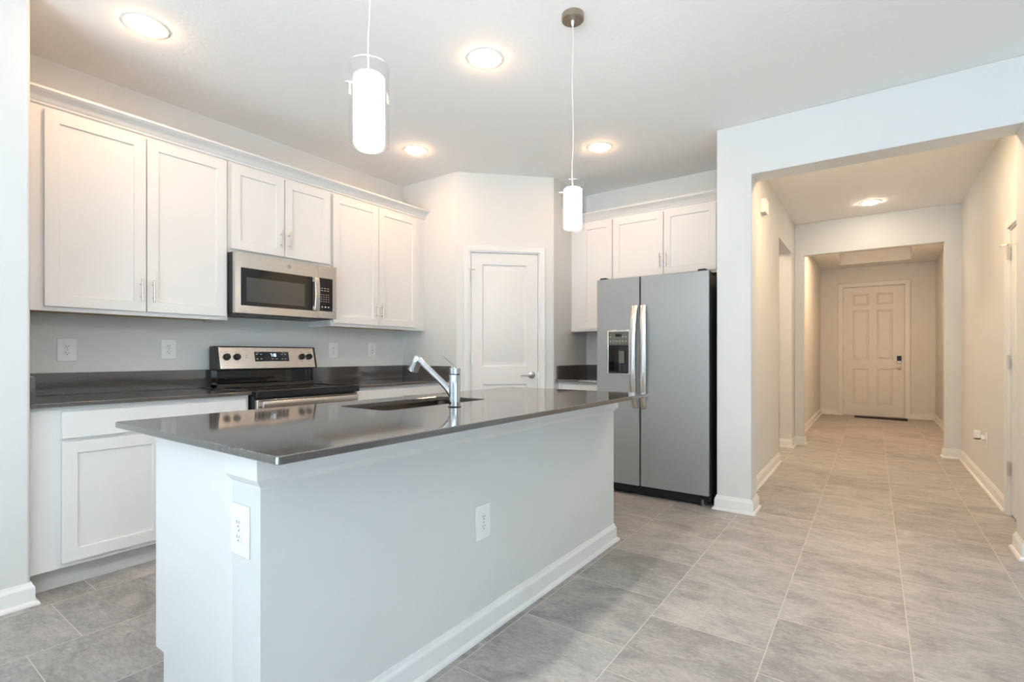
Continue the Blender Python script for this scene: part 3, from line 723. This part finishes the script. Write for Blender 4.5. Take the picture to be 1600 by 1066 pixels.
MB().cyl((0, -.010, -.005), (0, -.040, -.005), .020, .022, seg=24).obj('plug', WHITEP, sp_, bevel=.003)
MB().box(-.022, .022, -.085, -.040, -.010, .055).obj('bottle', WHITEP, sp_, bevel=.006, seg=3)
MB().lathe([(.021, 0), (.023, .5), (.016, 1)], (0, -.062, -.010), (0, -.062, -.022), 24).obj('cap', GREYP, sp_)
o = thing('wall_switch', 'white switch plate low on the left foyer wall', 'switch', (XF1, 9.97, .465), RZ)
box(-.035, .035, -.005, 0, -.057, .057).obj('cover_plate', WHITEP, o, bevel=.002); box(-.016, .016, -.008, -.005, -.033, .033).obj('rocker', WHITEP, o)
o = thing('wall_switch', 'white switch plate at hand height on the right foyer wall', 'switch', (XF2, 10.9, 1.184), R(-90))
box(-.035, .035, -.005, 0, -.057, .057).obj('cover_plate', WHITEP, o, bevel=.002); box(-.016, .016, -.008, -.005, -.033, .033).obj('rocker', WHITEP, o)
ch = thing('door_chime', 'small off-white chime box high on the left hall wall', 'door chime', (XH1, 5.02, 2.475), RZ)
box(-.07, .07, -.045, 0, -.06, .06).obj('housing', WHITEP, ch, bevel=.004)
box(-.06, .06, -.040, -.006, -.0625, -.0602).obj('speaker_grille', LEGEND, ch)
MB().tube([(-.03, -.012, -.060), (-.03, -.010, -.085)], .0025, 8).obj('cable', WHITEP, ch)

# ------------------------------------------------------------------ lamps
def can(label, x, y, lens=None):
    t = thing('recessed_light', label, 'ceiling light', (x, y, H), 0, 'round recessed ceiling lights')
    n = 40; rr = [[(r*math.cos(2*math.pi*i/n), r*math.sin(2*math.pi*i/n), z) for i in range(n)] for r, z in ((.098, 0), (.096, -.004), (.078, -.007), (.070, -.004), (.070, 0))]
    MB().ring(rr, False, False).obj('trim_ring', TRIM, t)
    rr = [[(r*math.cos(2*math.pi*i/n), r*math.sin(2*math.pi*i/n), z) for i in range(n)] for r, z in ((.070, -.004), (.068, -.011), (.060, -.017), (.040, -.021), (.015, -.0225))]
    MB().ring(rr, False, True).obj('lens', lens or LENS, t)
for l, x, y in (('recessed ceiling light near the left wall above the large upper cabinet', -3.0, 1.005), ('recessed ceiling light over the island between the two pendants', -1.777, 2.225),
                ('recessed ceiling light in front of the pantry corner, beside the left pendant', -3.03, 2.89), ('recessed ceiling light in front of the refrigerator, beside the right pendant', -1.784, 3.705),
                ('recessed ceiling light in the hallway ceiling before the foyer', -.023, 6.756),):
    can(l, x, y, LENSH if y > 5 else LENS)
def pendant(label, x, y, zt=1.985, zb=1.752):
    t = thing('pendant_light', label, 'pendant light', (x, y, H), 0, 'glass cylinder pendants over the island')
    c_ = MB().lathe([(.052, 0), (.054, .05), (.054, .93), (.051, 1)], (0, 0, 0), (0, 0, -.030), 40)
    cn = c_.obj('canopy', BRONZE, t, angle=30)
    MB().lathe([(.0075, 0), (.0085, .4), (.004, 1)], (0, 0, -.030), (0, 0, -.058), 16).obj('strain_relief', WHITEP, cn)
    for a in (-.028, .028): MB().cyl((a, .006, -.030), (a, .006, -.046), .0035, seg=10).obj('canopy_screw', BRONZE, cn)
    a = zt - H; b_ = zb - H
    pts = [(.0035*math.sin(k*.9), .0025*math.sin(k*1.3+.5), -.055 + (a-.03+.055)*k/14) for k in range(15)]
    pts[0] = (0, 0, -.055); pts[-1] = (0, 0, a-.03)
    MB().tube(pts, .0019, 8).obj('cord', CORDM, t)
    n = 48
    def cylr(r, z): return [(r*math.cos(2*math.pi*i/n), r*math.sin(2*math.pi*i/n), z) for i in range(n)]
    MB().ring([cylr(.0545, a), cylr(.058, a), cylr(.058, b_), cylr(.0545, b_), cylr(.0545, a)], False, False).obj('outer_glass', GLASS, t, label='clear outer glass cylinder')
    MB().ring([cylr(.004, a-.028), cylr(.036, a-.028), cylr(.043, a-.034), cylr(.044, a-.042), cylr(.044, b_+.036), cylr(.040, b_+.036), cylr(.040, a-.05)], False, True).obj('inner_shade', SHADE, t, label='glowing white inner shade')
    for ang in (100, 220, 340):
        m = MB(); ca, sa = math.cos(R(ang)), math.sin(R(ang)); m.cyl((.02*ca, .02*sa, a-.047), (.068*ca, .068*sa, a-.047), .0018, seg=8)
        m.cyl((.0585*ca, .0585*sa, a-.047), (.062*ca, .062*sa, a-.047), .004, seg=10)
        m.obj('glass_pin', NICKEL, t)
    ld = bpy.data.lights.new('pendant_bulb', 'AREA'); ld.shape = 'DISK'; ld.size = .07; ld.energy = 4.5; ld.color = (1, .9, .8)
    lo = bpy.data.objects.new('pendant_bulb', ld); sc.collection.objects.link(lo); lo.location = (x, y, zb+.034)
    return t
pendant('left glass pendant lamp, the nearer one, hanging over the sink end of the island', -1.197, .957)
pendant('right glass pendant lamp, the farther one with its canopy in view', -1.197, 2.186)
